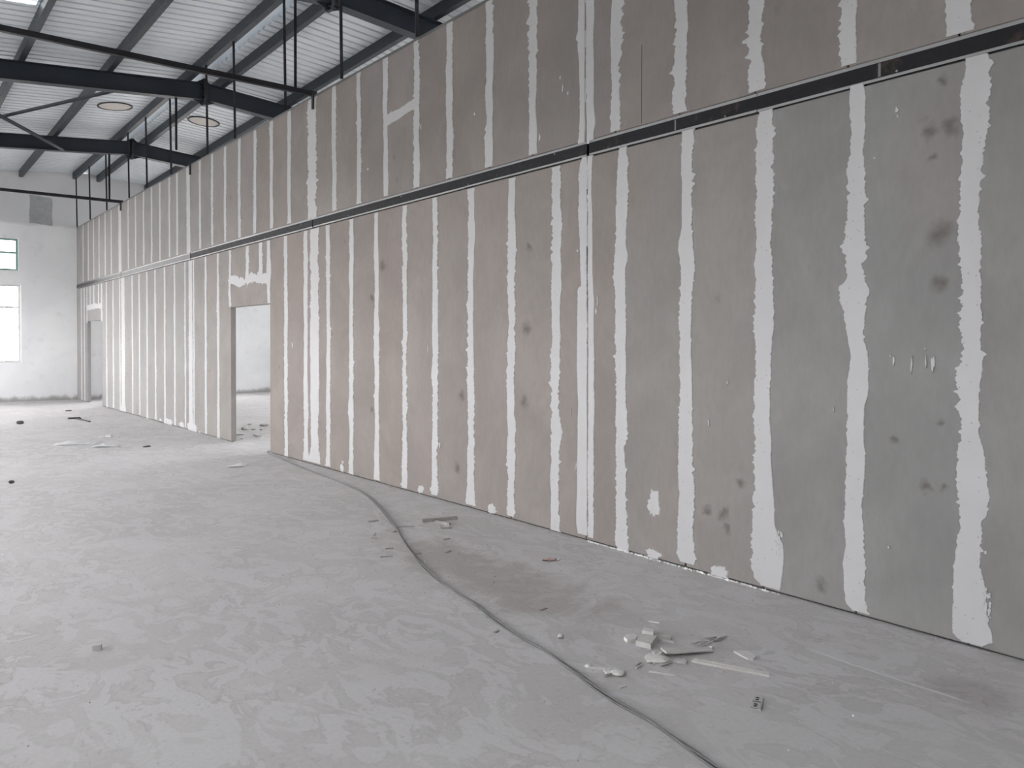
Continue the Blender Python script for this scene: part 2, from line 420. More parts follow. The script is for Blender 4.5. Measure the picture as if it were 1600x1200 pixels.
# ------------------------------------------------------------------ roof: sheets, skylight, ridge cap
ceiling = thing('ceiling', 'pitched roof of ribbed zinc sheets seen from below', None, (0, 0, 0), None, 'structure')
def sheet_mesh(nm, xa, xb, width=1.0, pitch=.2):
    prof = [(0.0, 0.0)]
    k = pitch
    nrib = int(round(width/pitch))
    for i in range(nrib):
        c = i*pitch + pitch/2
        prof += [(c-.026, 0), (c-.014, .045), (c+.014, .045), (c+.026, 0)]
    prof.append((width+.012, 0))
    v = []; n = len(prof)
    for x in (xa, xb):
        dz = -.085*abs(x-RIDGE)
        for y, z in prof: v.append((x, y, z+dz-.012*y))
    for x in (xa, xb):
        dz = -.085*abs(x-RIDGE)
        for y, z in prof: v.append((x, y, z+dz+.002-.012*y))
    f = [(i, i+1, n+i+1, n+i) for i in range(n-1)] + [(2*n+i, 3*n+i, 3*n+i+1, 2*n+i+1) for i in range(n-1)]
    return mesh(nm, v, f)
SM = {'L': sheet_mesh('roof_sheet_left', RIDGE-.07, XL-.6), 'R': sheet_mesh('roof_sheet_right', RIDGE+.07, XR+.6),
      'LS': sheet_mesh('roof_sheet_short', RIDGE-.07, -2.57), 'LK': sheet_mesh('skylight_sheet', -2.50, XL-.6),
      'LS2': sheet_mesh('roof_sheet_medium', RIDGE-.07, -5.0), 'LK2': sheet_mesh('skylight_sheet_short', -4.93, XL-.6),  # skylights of unseen bays, begun farther out to keep the upper wall dim
      'RS': sheet_mesh('roof_sheet_right_short', RIDGE+.07, 3.03), 'RK': sheet_mesh('skylight_sheet_right_added', 2.96, XR+.6)}  # right-slope skylights are unseen, added to brighten the floor behind the partition
for me in SM.values(): me.materials.append(M_sky if me.name.startswith('sky') else M_roof)
yy = YB-.82
while yy < YF+.3:
    zz = zr(RIDGE, yy) + ZS
    sky = any(p-BAY/2-1.15 < yy+.5 < p-BAY/2+.45 for p in POST)
    for key in ((('LS', 'LK', 'RS', 'RK') if 11 < yy < 12.2 or yy < 3 else ('LS2', 'LK2', 'RS', 'RK')) if sky else ('L', 'R')):
        o = link('skylight_sheet' if 'K' in key else 'roof_sheet', SM[key], None, ceiling); o.location = (0, yy, zz)
        if key == 'LK': o['label'] = 'bright translucent skylight sheet'
    yy += 1.0
b = MB()
v = []
for y in (YB-.5, YF+.3):
    zz = zr(RIDGE, y)+ZS+.050
    v += [(RIDGE-.28, y, zz-.024), (RIDGE, y, zz), (RIDGE+.28, y, zz-.024)]
b.add(v + [(a, y, z+.003) for a, y, z in v], [(0,1,4,3), (1,2,5,4), (6,9,10,7), (7,10,11,8), (0,3,9,6), (2,8,11,5), (0,6,7,1), (1,7,8,2), (3,4,10,9), (4,5,11,10)])
b.obj('ridge_cap', M_roof, ceiling)

# purlins: cold formed channels along the building
pur = [(-3.71, 'blue-grey roof purlin farthest to the left of the ridge'), (-2.49, 'blue-grey roof purlin passing the skylight, third left of the ridge'),
       (-1.27, 'blue-grey roof purlin next left of the ridge pair'), (-.045, 'blue-grey purlin on the left of the ridge, carrying the rods'),
       (.53, 'greyer purlin just right of the ridge'), (1.74, 'grey purlin low over the top of the board wall'),
       (2.96, 'purlin over the room behind the board wall')]
for X, lab in pur:
    sec = []
    w, d, t, lip = .085, PD, .004, .02
    s = -1 if X < RIDGE else 1
    base_ = [(0, 0), (w, 0), (w, lip), (w-t, lip), (w-t, t), (t, t), (t, d-t), (w-t, d-t), (w-t, d-lip), (w, d-lip), (w, d), (0, d)]
    v = []
    for y in (POST[0]-4.0, YF-.01):
        for a, c in base_:
            x = X - w/2 + a
            v.append((x, y, zr(X, y) + RD + c*.98 + .004))
    n = 12
    me = mesh('purlin', v, [(i, (i+1) % n, (i+1) % n+n, i+n) for i in range(n)] + [tuple(range(n)), tuple(range(2*n-1, n-1, -1))])
    tag(link('purlin', me, M_navy2), lab, 'purlin', 'roof purlins')

# rafters
def skew(x0, x1, y0, y1, a0, a1, yc):
    """prism that follows the rafter slope between x0 and x1; a0,a1 heights above the underside"""
    v = []
    for a in (a0, a1):
        for x, y in ((x0, y0), (x1, y0), (x1, y1), (x0, y1)): v.append((x, y-yc, zr(x, yc)-zr(RIDGE, yc)+a))
    return v
def make_rafter(yc, lab):
    r = thing('rafter', lab, 'beam', (0, yc, zr(RIDGE, yc)), 'portal rafters')
    for side in (-1, 1):
        xa, xb = (XL, RIDGE-.02) if side < 0 else (RIDGE+.02, XR)
        MB().add(skew(xa, xb, yc-.004, yc+.004, .01, RD-.01, yc), BOXF).obj('web', M_navy, r)
        MB().add(skew(xa, xb, yc-.085, yc+.085, 0, .011, yc), BOXF).obj('bottom_flange', M_navy, r)
        MB().add(skew(xa, xb, yc-.085, yc+.085, RD-.011, RD, yc), BOXF).obj('top_flange', M_navy, r)
        xp = RIDGE + side*.011
        prof = [(-.10, .02), (-.06, -.085), (.06, -.085), (.10, .02), (.10, RD-.02), (.06, RD+.075), (-.06, RD+.075), (-.10, RD-.02)]
        v = [(xp+dx, y, z) for dx in (-.0105, .0105) for y, z in prof]
        ep = MB().add(v, [tuple(range(8)), tuple(range(15, 7, -1))] + [(i, (i+1) % 8, (i+1) % 8+8, i+8) for i in range(8)]).obj('end_plate', M_navy, r)
        # stiffener under the joint
        for st in ([(RIDGE+side*.02, -.085), (RIDGE+side*.19, -.014), (RIDGE+side*.02, .0)], [(RIDGE+side*.02, RD+.075), (RIDGE+side*.16, RD-.014), (RIDGE+side*.02, RD)]):
            v = [(x, dy, z) for dy in (-.006, .006) for x, z in st]
            MB().add(v, [(0,1,2), (5,4,3), (0,1,4,3), (1,2,5,4), (2,0,3,5)]).obj('gusset', M_navy, r)
    for z in (-.05, .05, .145, .24, .335):
        for y in (-.055, .055):
            v = []
            for x in (RIDGE-.05, RIDGE+.05):
                for k in range(6): v.append((x, y+.013*math.cos(k*math.pi/3), z+.013*math.sin(k*math.pi/3)))
            MB().add(v, [tuple(range(6)), tuple(range(11, 5, -1))] + [(i, (i+1) % 6, (i+1) % 6+6, i+6) for i in range(6)]).obj('bolt', M_rod, ep)
    return r
make_rafter(POST[2], 'navy steel roof rafter nearest the camera, crossing the top edge')
make_rafter(POST[3], 'navy steel roof rafter in the middle, bolted at the ridge')
make_rafter(POST[4], 'navy steel roof rafter nearest the white end wall')

# flat X bracing under the roof between the two far rafters
def rz(x, y): return zr(x, y) + .05
pa, pb = (-1.12, POST[3]+.1), (-3.72, POST[4]-.1)
MB().angle((pa[0], pa[1], rz(*pa)), (pb[0], pb[1], rz(*pb)), .05, .006, 2.2).obj('roof_brace', M_navy2)
tag(bpy.data.objects['roof_brace'], 'grey diagonal brace running from the middle rafter at ridge side', 'brace', 'roof bracing')
pa, pb = (-3.72, POST[3]+.1), (-1.12, POST[4]-.1)
tag(MB().angle((pa[0], pa[1], rz(*pa)-.04), (pb[0], pb[1], rz(*pb)-.04), .05, .006, 2.2).obj('roof_brace', M_navy2), 'grey diagonal brace ending on the far rafter at ridge side', 'brace', 'roof bracing')

# round vent covers in the sheeting
for X, lab in ((-.60, 'beige round roof vent cover left of the ridge'), (1.07, 'beige round roof vent cover right of the ridge')):
    Y = 16.83; s = 1 if X < RIDGE else -1
    r = thing('roof_vent', lab, 'vent', (X, Y, zr(X, Y)+ZS), 'round roof vent covers')
    r.rotation_euler = (0, -math.atan(.085)*s, 0)
    def ringv(rad, z): return [(rad*math.cos(i*math.pi/20), rad*math.sin(i*math.pi/20), z) for i in range(40)]
    v = ringv(.27, -.012) + ringv(.285, .0) + ringv(.285, .02)
    f = [tuple(range(39, -1, -1))] + [(i, (i+1) % 40, (i+1) % 40+40, i+40) for i in range(40)] + [(i+40, (i+1) % 40+40, (i+1) % 40+80, i+80) for i in range(40)] + [tuple(range(80, 120))]
    link('cover', mesh('vent_cover', v, f), M_vent, r)
    v = ringv(.287, -.016) + ringv(.312, -.016) + ringv(.312, .01) + ringv(.287, .01)
    f = [(a*40+i, a*40+(i+1) % 40, ((a+1) % 4)*40+(i+1) % 40, ((a+1) % 4)*40+i) for a in range(4) for i in range(40)]
    link('rim', mesh('vent_rim', v, f), M_rod, r)

# hanger rods (angle iron) from the ridge purlin to the top of the board wall
HY = [6.845, 8.481, 10.087, 11.951, 13.20, 15.207, 16.839, 18.237, 20.284, 22.072, 23.70]
ordw = ['nearest', 'second nearest', 'third nearest', 'fourth nearest', 'fifth nearest', 'middle', 'sixth from the end wall', 'fifth from the end wall', 'fourth from the end wall', 'third from the end wall', 'last before the end wall']
ordw = ['nearest hanger rod, in front of the cut-off rafter', 'second hanger rod from the camera, over the first rafter joint', 'third hanger rod from the camera, just past the upper tie bar end',
        'fourth hanger rod from the camera, ending left of the middle rafter', 'fifth hanger rod from the camera, crossing the middle rafter joint', 'sixth hanger rod from the camera, beside the short hanging rod',
        'seventh hanger rod from the camera, between two round vents', 'eighth hanger rod from the camera, at the far rafter joint', 'third hanger rod from the white end wall',
        'second hanger rod from the white end wall', 'last hanger rod, in the corner by the white end wall']
for y, lab in zip(HY, ordw):
    o = MB().angle((-.03, y, ZT-.005), (-.05-.0, y, zr(-.05, y)+RD+.06), .034, .005, .4).obj('hanger_rod', M_rod)
    tag(o, 'thin dark steel '+lab, 'rod', 'hanger rods over the board wall')
for y, zb, lab in ((POST[2], 4.64, 'short dark rod holding the near tie bar below the first rafter'), (POST[3], 4.79, 'short dark rod hanging free below the middle rafter'), (POST[4], 4.64, 'short dark rod holding the far tie bar below the far rafter')):
    o = MB().angle((-.235, y, zb), (-.235, y, zr(-.235, y)+.004), .034, .005, .4).obj('hanger_rod', M_rod)
    tag(o, lab, 'rod', 'tie bar rods')
# tie bars across the hall at the level of the wall top
for y, lab in ((POST[2], 'long rusty black tie bar crossing above, nearest the camera'), (POST[4], 'black tie bar crossing in front of the white end wall')):
    t = thing('tie_bar', lab, 'bar', (0, y, ZT+.03), 'tie bars at wall-top level')
    MB().bar((XL, 0, 0), (.04, 0, 0), .055, .06).obj('tube', M_rod, t)
    MB().angle((-.012, -.03, 0), (-.012, -.03, -.20), .03, .005, .4).obj('cleat', M_rod, t)
o = MB().angle((-.012, POST[3]-.03, ZT+.02), (-.012, POST[3]-.03, ZT-.18), .03, .005, .4).obj('cleat', M_rod)
tag(o, 'short dark angle cleat fixed on wall top below the middle rafter', 'cleat')

# ------------------------------------------------------------------ the board partition (wall_right)
Z_LO, Z_HI = 2.945, 3.075           # lower boards end / upper boards start
DOORS = [(10.69, 12.225), (21.02, 22.63)]
DH = 2.06
YN = -4.5
b = MB()
# dark steel core set back behind the boards: posts, sills and rails
cx0, cx1 = .022, .058
edges = [YN] + [e for d in DOORS for e in d] + [YF]
for i in range(0, len(edges), 2):
    e0 = edges[i] + (.03 if i else 0); e1 = edges[i+1] - (.03 if i+2 < len(edges) else 0)
    b.box(cx0, cx1, e0, e1, 0.0, Z_LO)
for d in DOORS: b.box(cx0, cx1, d[0]-.03, d[1]+.03, DH+.03, Z_LO)
b.box(cx0, cx1, YN, YF, Z_LO, ZT-.02)
wall = tag(b.obj('wall_right', M_core), 'long partition of grey cement boards with white filled joints', None, None, 'structure')

def panel(y0, y1, z0, z1, gap=.005):
    y0 += gap; y1 -= gap
    f = rnd.uniform(-.0015, .0015); th = .08
    e = .004
    xs = (f, f+e, th-e, th)
    v = []
    for x, ins in ((f, e), (f+e, 0), (th-e, 0), (th, e)):
        v += [(x, y0+ins, z0+ins), (x, y1-ins, z0+ins), (x, y1-ins, z1-ins), (x, y0+ins, z1-ins)]
    fc = [(0,1,2,3), (15,14,13,12)] + [(r*4+i, r*4+(i+1) % 4, r*4+4+(i+1) % 4, r*4+4+i) for r in range(3) for i in range(4)]
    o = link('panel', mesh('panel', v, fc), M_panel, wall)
    # board tone: cool grey at the near end, browner from the middle on
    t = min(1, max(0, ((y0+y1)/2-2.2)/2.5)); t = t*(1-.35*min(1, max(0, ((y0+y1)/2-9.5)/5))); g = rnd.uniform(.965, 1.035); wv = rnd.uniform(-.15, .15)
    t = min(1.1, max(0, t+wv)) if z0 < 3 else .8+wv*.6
    ym = (y0+y1)/2; far = min(1, max(0, (ym-11)/4)); t *= 1-.85*far; g *= 1+.13*far  # haze and brightness of the far end painted into these boards
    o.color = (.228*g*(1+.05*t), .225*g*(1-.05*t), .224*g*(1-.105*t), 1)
    return o
ext = [1.68-.6*k for k in range(1, 11)][::-1]
LOW = ext + [1.68, 2.268, 2.866, 3.469, 4.077, 4.4332, 4.786, 5.362, 5.954, 6.551, 7.120, 7.7015, 8.2955, 8.887, 9.262, 9.522, 10.142]
LOW2 = [12.797, 13.403, 14.02, 14.196, 14.50, 15.126, 15.749, 16.38, 16.977, 17.561, 18.127, 18.865, 19.209, 19.838, 20.502]
ZB = .012
def run(seams, z0, z1):
    for a, c in zip(seams[:-1], seams[1:]): panel(a, c, z0, z1)
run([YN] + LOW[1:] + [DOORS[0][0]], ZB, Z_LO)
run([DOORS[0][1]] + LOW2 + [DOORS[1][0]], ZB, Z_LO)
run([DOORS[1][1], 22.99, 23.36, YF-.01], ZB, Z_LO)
LINT = 2.40
for d, cuts in ((DOORS[0], [11.02, 11.53]), (DOORS[1], [21.32, 21.85, 22.28])):
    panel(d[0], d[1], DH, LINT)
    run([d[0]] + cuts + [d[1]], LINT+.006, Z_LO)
UPS = [1.753-.6*k for k in range(1, 10)][::-1] + [1.753, 2.340, 2.943, 3.540, 4.139, 4.443, 5.085, 5.678, 6.306, 6.893, 7.514, 8.108, 8.720, 9.346, 10.029, 10.630, 11.230, 11.850, 12.457, 13.061,
       13.674, 14.315, 14.945, 15.418, 16.044, 16.621, 17.209, 17.833, 18.441, 19.172, 19.984, 20.592, 21.232, 21.835, 22.468, 23.093]
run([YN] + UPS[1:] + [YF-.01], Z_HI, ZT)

# ---- putty over the joints
def fbm(t, seed): return noise.noise(Vector((t, seed*7.31, 3.3)))
def putty_profile(rows, name, label=None, tx=.0035):
    """rows: list of (z, yl, yr) from bottom to top, built as a feathered skin on the board faces"""
    v = []; f = []
    for z, a, c in rows:
        w = c-a; e = min(.004, w*.3)
        v += [(.0025, a, z), (-tx, a+e, z), (-tx, c-e, z), (.0025, c, z)]
    for i in range(len(rows)-1):
        k = i*4
        f += [(k, k+1, k+5, k+4), (k+1, k+2, k+6, k+5), (k+2, k+3, k+7, k+6)]
    n = (len(rows)-1)*4
    f += [(3, 2, 1, 0), (n, n+1, n+2, n+3), (0, 4, 4, 0)][:2]
    back = [tuple([i*4 for i in range(len(rows))] + [i*4+3 for i in range(len(rows)-1, -1, -1)])]
    me = bpy.data.meshes.new(name); me.from_pydata(v, [], f); me.update()
    o = link(name, me, M_putty, wall)
    if label: o['label'] = label
    return o
def ragged(z, seed, amp):
    lo = fbm(z*2.1, seed)*1.1 + fbm(z*6.0, seed+3)*.8
    rough = max(0.25, fbm(z*1.3, seed+9)*1.6+.75)
    hi = (fbm(z*22, seed+5)*.8 + fbm(z*60, seed+6)*.75 + fbm(z*120, seed+7)*.45)*rough
    sp = fbm(z*34, seed+11); spike = max(0, sp-.28)*3.4*rough
    bay = fbm(z*3.1, seed+15); bulge = max(0, bay-.22)*2.6
    return amp*(lo + hi + spike + bulge)
SEED = [1]
def strip(y, z0, z1, w, amp=.011, step=.018, foot=True):
    amp *= 1.45; step = min(step, .012 if y < 10 else .02)
    SEED[0] += 2; s = SEED[0]*1.37
    rows = []; n = int((z1-z0)/step)
    rs = random.Random(SEED[0])
    flare = rs.choice([0, .4, .8, 1.0]) if foot else 0
    for i in range(n+1):
        z = z0 + (z1-z0)*i/n
        k = 1 + flare*.5*math.exp(-((z-z0)/.12)**2)
        sh = fbm(z*.8, s+20)*amp*.6
        rows.append((z, y - w/2*k + sh - ragged(z, s, amp), y + w/2*k + sh + ragged(z, s+50, amp)))
    return putty_profile(rows, 'putty_strip')
def traced(pts, step=.006, amp=.0125):
    SEED[0] += 2; s = SEED[0]*1.37
    P = []
    for py, xl, xr in pts:
        y1, z1 = W(xl, py); y2, z2 = W(xr, py); P.append(((z1+z2)/2, y2, y1))     # smaller px = larger y
    P.sort()
    rows = []; z = P[0][0]; i = 0
    while z < P[-1][0]:
        while i < len(P)-2 and z > P[i+1][0]: i += 1
        a, c = P[i], P[i+1]; t = (z-a[0])/(c[0]-a[0]); t = t*t*(3-2*t)
        rows.append((z, a[1]+(c[1]-a[1])*t - ragged(z, s, amp), a[2]+(c[2]-a[2])*t + ragged(z, s+50, amp)))
        z += step
    return putty_profile(rows, 'putty_strip')
# the four nearest lower joints, shaped as they were smeared
traced([(86,1508,1544),(140,1504,1545),(200,1503,1543),(260,1502,1537),(340,1501,1535),(352,1497,1535),(378,1499,1538),(430,1502,1537),(470,1500,1537),(560,1502,1536),(605,1497,1532),(680,1501,1532),(725,1501,1535),(745,1500,1541),(770,1499,1545),(800,1499,1542),(815,1499,1535),(850,1495,1534),(900,1489,1536),(930,1489,1543),(960,1488,1546),(990,1488,1550),(996,1490,1551),(1000,1494,1541),(1006,1504,1533)])
traced([(129,1332,1350),(160,1330,1354),(215,1328,1354),(280,1324,1353),(340,1325,1352),(390,1321,1353),(402,1323,1355),(415,1325,1350),(436,1326,1354),(450,1315,1355),(465,1317,1356),(490,1321,1354),(525,1323,1350),(560,1328,1356),(600,1325,1354),(640,1322,1351),(740,1324,1352),(840,1322,1350),(880,1317,1350),(915,1320,1351),(945,1322,1353),(956,1330,1356)])
traced([(171,1188,1210),(190,1182,1209),(205,1180,1208),(216,1184,1207),(235,1180,1208),(300,1181,1207),(350,1182,1205),(385,1182,1203),(415,1178,1207),(445,1180,1208),(500,1180,1210),(560,1181,1207),(630,1178,1204),(700,1180,1205),(765,1179,1209),(815,1177,1210),(830,1177,1214),(845,1176,1221),(890,1174,1221),(905,1177,1220),(918,1187,1218)])
traced([(201,1066,1086),(240,1064,1083),(290,1067,1083),(350,1065,1082),(385,1061,1084),(405,1063,1085),(425,1064,1085),(500,1062,1081),(580,1062,1082),(650,1061,1083),(760,1061,1082),(830,1058,1083),(845,1058,1085),(865,1059,1084),(880,1064,1084)])
traced([(229,967,980),(260,964,981),(300,963,981),(380,962,979),(400,960,981),(425,960,979),(500,961,979),(600,962,978),(650,962,981),(680,963,982),(700,962,977),(760,962,979),(830,962,979),(850,960,982),(860,966,982)])
traced([(262,1,1)]) if False else None
for y in ext[1:]: strip(y, ZB+.02, Z_LO-.01, .10, .012, .03)
wid = {4.786: .105, 5.362: .098, 5.954: .10, 6.551: .095, 7.120: .09, 7.7015: .095, 8.2955: .098, 8.887: .10, 9.522: .115, 10.142: .11}
for y, w in wid.items(): strip(y, ZB+rnd.uniform(-.008, .022), Z_LO-.008, w, .011)
for y in LOW2:
    if y in (14.196, 18.865): continue
    strip(y, ZB+rnd.uniform(-.008, .03), Z_LO-.012, .10 if y not in (14.02, 14.50) else .07, .010, .03)
for y in (22.99, 23.36): strip(y, ZB, Z_LO-.012, .11, .01, .03)
for y in UPS:
    if y in (4.443, 9.346, 14.315, 19.172): continue
    strip(y, Z_HI+.012, ZT-.012, .105 if y > 1 else .12, .011 if y < 12 else .009, .018 if y < 12 else .03, False)
# wide bands over the steel posts
strip(9.262, ZB+.02, Z_LO-.01, .225, .016); strip(9.33, Z_HI-.02, ZT-.02, .235, .018, .018, False)
strip(14.196, ZB, Z_LO-.01, .20, .012, .03); strip(14.30, Z_HI, ZT-.02, .20, .012, .03, False)
strip(18.93, ZB, Z_LO-.01, .30, .012, .03); strip(19.172, Z_HI, ZT-.02, .24, .012, .03, False)
# the near post: two bands with an open slit between them
def W_rows(pts): return traced(pts, .008, .0055 if abs(pts[0][2]-pts[0][1]) > 4 else .001)
W_rows([(242,909,916.6),(262,905,917),(300,905,917),(325,904,917),(370,906,917),(400,907,917.2),(446,908,917.2),(450,903,917.4),(500,902,917.5),(560,901,917.6),(640,903,917.6),(720,902,917.8),(780,902,917.8),(820,901,918),(835,903,918)])
W_rows([(243,918,927),(262,918,926),(300,918.2,925),(345,918.3,926),(380,918.4,926),(450,918.6,927),(470,918.8,929),(500,919,928),(560,919,930),(600,919,929),(625,919,930),(680,919,928),(760,919,928),(840,919.4,928)])
W_rows([(-90,904,914),(0,904,913.6),(20,904,913.8),(45,903,913.8),(58,900,914),(64,903,914),(100,905,914),(150,906,914),(200,905,914),(224,904,914)])
W_rows([(-90,916,930),(0,916,929),(60,916,928),(100,916,929),(160,916,929),(190,916,931),(215,916,927),(224,917,926)])
W_rows([(-90,913.8,916.2),(5,913.8,916.2)])
W_rows([(47,913.8,916.2),(74,913.8,916.2)])
W_rows([(122,913.8,916.2),(160,913.8,916.2)])
for a, c in ((246, 296), (316, 332), (352, 384)): W_rows([(a, 916.2, 918.6), (c, 916.4, 918.8)])

# lintel putty frames
def hband(y0, y1, zc, w, amp, nm='putty_band', tilt=0.0):
    SEED[0] += 2; s = SEED[0]*1.3
    v = []; f = []; n = int((y1-y0)/.02)
    for i in range(n+1):
        y = y0+(y1-y0)*i/n; z = zc + tilt*(i/n-.5)
        a = z - w/2 - ragged(y, s, amp); c = z + w/2 + ragged(y, s+50, amp)
        v += [(.0025, y, a), (-.0042, y, a+.004), (-.0042, y, c-.004), (.0025, y, c)]
    for i in range(n):
        k = i*4; f += [(k, k+1, k+5, k+4), (k+1, k+2, k+6, k+5), (k+2, k+3, k+7, k+6)]
    me = mesh(nm, v, f)
    return link(nm, me, M_putty, wall)
hband(10.68, 12.30, 2.435, .115, .03, tilt=.06)
for y, z0, w in ((12.255, 2.07, .085), (11.53, LINT+.03, .12), (11.02, LINT+.03, .12), (10.725, 2.07, .12)): strip(y, z0, Z_LO-.012, w, .014, .018, False)
hband(21.0, 22.68, 2.41, .13, .02, tilt=.0)
for y, z0, w in ((22.66, 2.02, .10), (22.28, LINT, .12), (21.85, LINT, .12), (21.32, LINT, .12), (21.0, 2.02, .12)): strip(y, z0, Z_LO-.012, w, .012, .03, False)
hband(6.88, 7.53, 3.905, .11, .014, tilt=-.06)      # cross patch between two upper joints

# daubs and smears of putty on the boards
def daub(px, py, w, h, name='putty_daub', seed=None):
    SEED[0] += 1; rs = random.Random(SEED[0])
    y, z = W(px, py); n = 34 if name == 'putty_daub' else 14; k = []
    lean = rs.uniform(-.25, .25)
    for i in range(n):
        a = 2*math.pi*i/n
        r = 1 + .55*noise.noise(Vector((math.cos(a)*1.4, math.sin(a)*1.4, SEED[0]*2.1))) + rs.uniform(-.16, .16) * (1 if name == 'putty_daub' else 2.2)
        k.append((math.cos(a)*r + lean*math.sin(a)*h/w*.5, math.sin(a)*r))
    v = [(.002, y+c*w/2, max(.006, z+s*h/2)) for c, s in k] + [(-.0046-rs.random()*.001, y+c*w/2*.88, max(.008, z+s*h/2*.9)) for c, s in k]
    f = [(i, (i+1) % n, (i+1) % n+n, i+n) for i in range(n)] + [tuple(range(n, 2*n))]
    return link(name, mesh(name, v, f), M_putty, wall)
for px, py, w, h in ((1022,788,.115,.20),(1020,866,.135,.10),(1126,896,.14,.11),(768,795,.14,.085),(658,765,.12,.09),(535,731,.10,.10),(536,722,.05,.04),(264,659,.42,.10),(284,663,.30,.11),(251,656,.14,.06),(312,677,.10,.07),(300,668,.50,.16),
                     (679,766,.17,.07)):
    daub(px, py, w, h)
for px, py, w, h in ((1402,172,.016,.030),(1403,182,.012,.020),(1367,247,.012,.012),(1397,564,.010,.055),(1425,570,.010,.09),(1447,566,.010,.06),(1458,569,.020,.075),(1389,855,.014,.018),(1137,598,.010,.035),(1108,660,.012,.04),(1303,640,.006,.035),
                     (1392,556,.008,.012),(1446,545,.010,.012),(457,540,.030,.10),(669,545,.012,.09),(688,696,.02,.06),(934,470,.012,.07),(932,487,.012,.05),(903,392,.02,.025),(575,264,.04,.03),(658,198,.02,.06),(742,178,.025,.03),(876,122,.02,.03),(880,138,.02,.06),(888,146,.02,.04),(844,215,.02,.07),(1540,863,.012,.02),(893,642,.008,.06),(901,728,.01,.07)):
    daub(px, py, w, h, 'putty_smear')

# bare ragged halo of thin putty beside two feet of joints (dry brushing)
for px0, px1, py0, py1, cnt in ((1212,1223,826,872,26), (1536,1548,920,968,34)):
    for k in range(cnt):
        px = rnd.uniform(px0, px1); py = rnd.uniform(py0, py1)
        daub(px, py, rnd.uniform(.006, .016), rnd.uniform(.008, .03), 'putty_smear')

# hairline crack in an upper board
y_, z_ = W(1003, 70); y2_, z2_ = W(1004, 193)
MB().box(-.0022, .001, y_-.0009, y_+.0009, z2_, z_).obj('hairline_crack', M_core, wall)

# ---- galvanised tracks at mid height and on top, with the black rail between
seg = [(YN, POST[1]), (POST[1], POST[2]), (POST[2], POST[3]), (POST[3], POST[4]), (POST[4], YF-.01)]
seglab = ['black steel rail across the boards at the right edge', 'black steel rail across the boards in the middle', 'black steel rail above the nearer doorway', 'grey galvanised rail between doorways', 'dark grey rail in the far corner']
for i, (a, c) in enumerate(seg):
    a += .012; c -= .012
    r = thing('mid_rail', seglab[i], 'rail', (0, a, 3.01), 'rails across the board wall')
    L = c-a
    mt = M_black if i < 3 else M_greyrail
    bs = MB().box(-.006, .021, 0, L, -.041, .041).obj('box_section', mt, r)
    for z0, z1, nm in ((.041, .060, 'top_track'), (-.056, -.041, 'bottom_track')):
        # tracks come in lengths and sit slightly uneven
        n = max(1, int(round(L/1.6))); e = L/n
        for k in range(n):
            dx = rnd.uniform(-.0015, .0015); dz = rnd.uniform(-.002, .002)
            lp = .012 if nm == 'top_track' else -.012
            v = [(-.004+dx, k*e+.002, z0+dz), (-.004+dx, (k+1)*e-.002, z0+dz+rnd.uniform(-.002,.002)), (-.0055+dx, (k+1)*e-.002, z1+dz), (-.0055+dx, k*e+.002, z1+dz)]
            v += [(x+.008, y, z) for x, y, z in v]
            MB().add(v, BOXF).obj(nm, M_galv, r)
    for k in range(int(L/1.2)):
        yv = .4 + k*1.2 + rnd.uniform(-.2, .2)
        if yv > L-.1: break
        zz = rnd.choice((-.03, .028)); s = [( -.006, .007*math.cos(q*math.pi/4), .007*math.sin(q*math.pi/4)) for q in range(8)]
        v = [(x, yv+y, zz+z) for x, y, z in s] + [(-.010, yv+y*.6, zz+z*.6) for x, y, z in s]
        MB().add(v, [(q, (q+1) % 8, (q+1) % 8+8, q+8) for q in range(8)] + [tuple(range(8, 16))]).obj('screw', M_galv, bs)
    if i in (0, 1):   # weld joints in the rail
        for px in ((1375,) if i == 0 else ()):
            y, z = W(px, 105)
            MB().box(-.0068, .0, y-a-.007, y-a+.007, -.036, .036).obj('weld', M_galv2, bs)
        if i == 0:
            y, z = W(1056, 193); MB().box(-.0068, .0, y-a-.006, y-a+.006, -.036, .036).obj('weld', M_galv2, bs)
    o = thing('top_track', ['galvanised channel capping the boards, nearest piece', 'galvanised channel capping the boards beside the cut-off rafter', 'galvanised channel capping the boards above the nearer doorway', 'galvanised channel capping the boards between doorways', 'galvanised channel capping the boards in the far corner'][i], 'channel', (0, a, ZT), 'channels on top of the board wall')
    n = max(1, int(round(L/2.4))); e = L/n
    for k in range(n):
        dx = rnd.uniform(-.001, .001)
        v = [(-.005, -.022), (-.0035, -.022), (-.0035, .002), (.0825, .002), (.0825, -.022), (.084, -.022), (.084, .004), (-.005, .004)]
        vv = [(x+dx, y, z) for y in (k*e+.001, (k+1)*e-.001) for x, z in v]
        MB().add(vv, [(q, (q+1) % 8, (q+1) % 8+8, q+8) for q in range(8)] + [(0, 1, 2, 7), (2, 3, 6, 7), (3, 4, 5, 6), (15, 10, 9, 8), (15, 14, 11, 10), (14, 13, 12, 11)]).obj('channel_length', M_galv2, o)

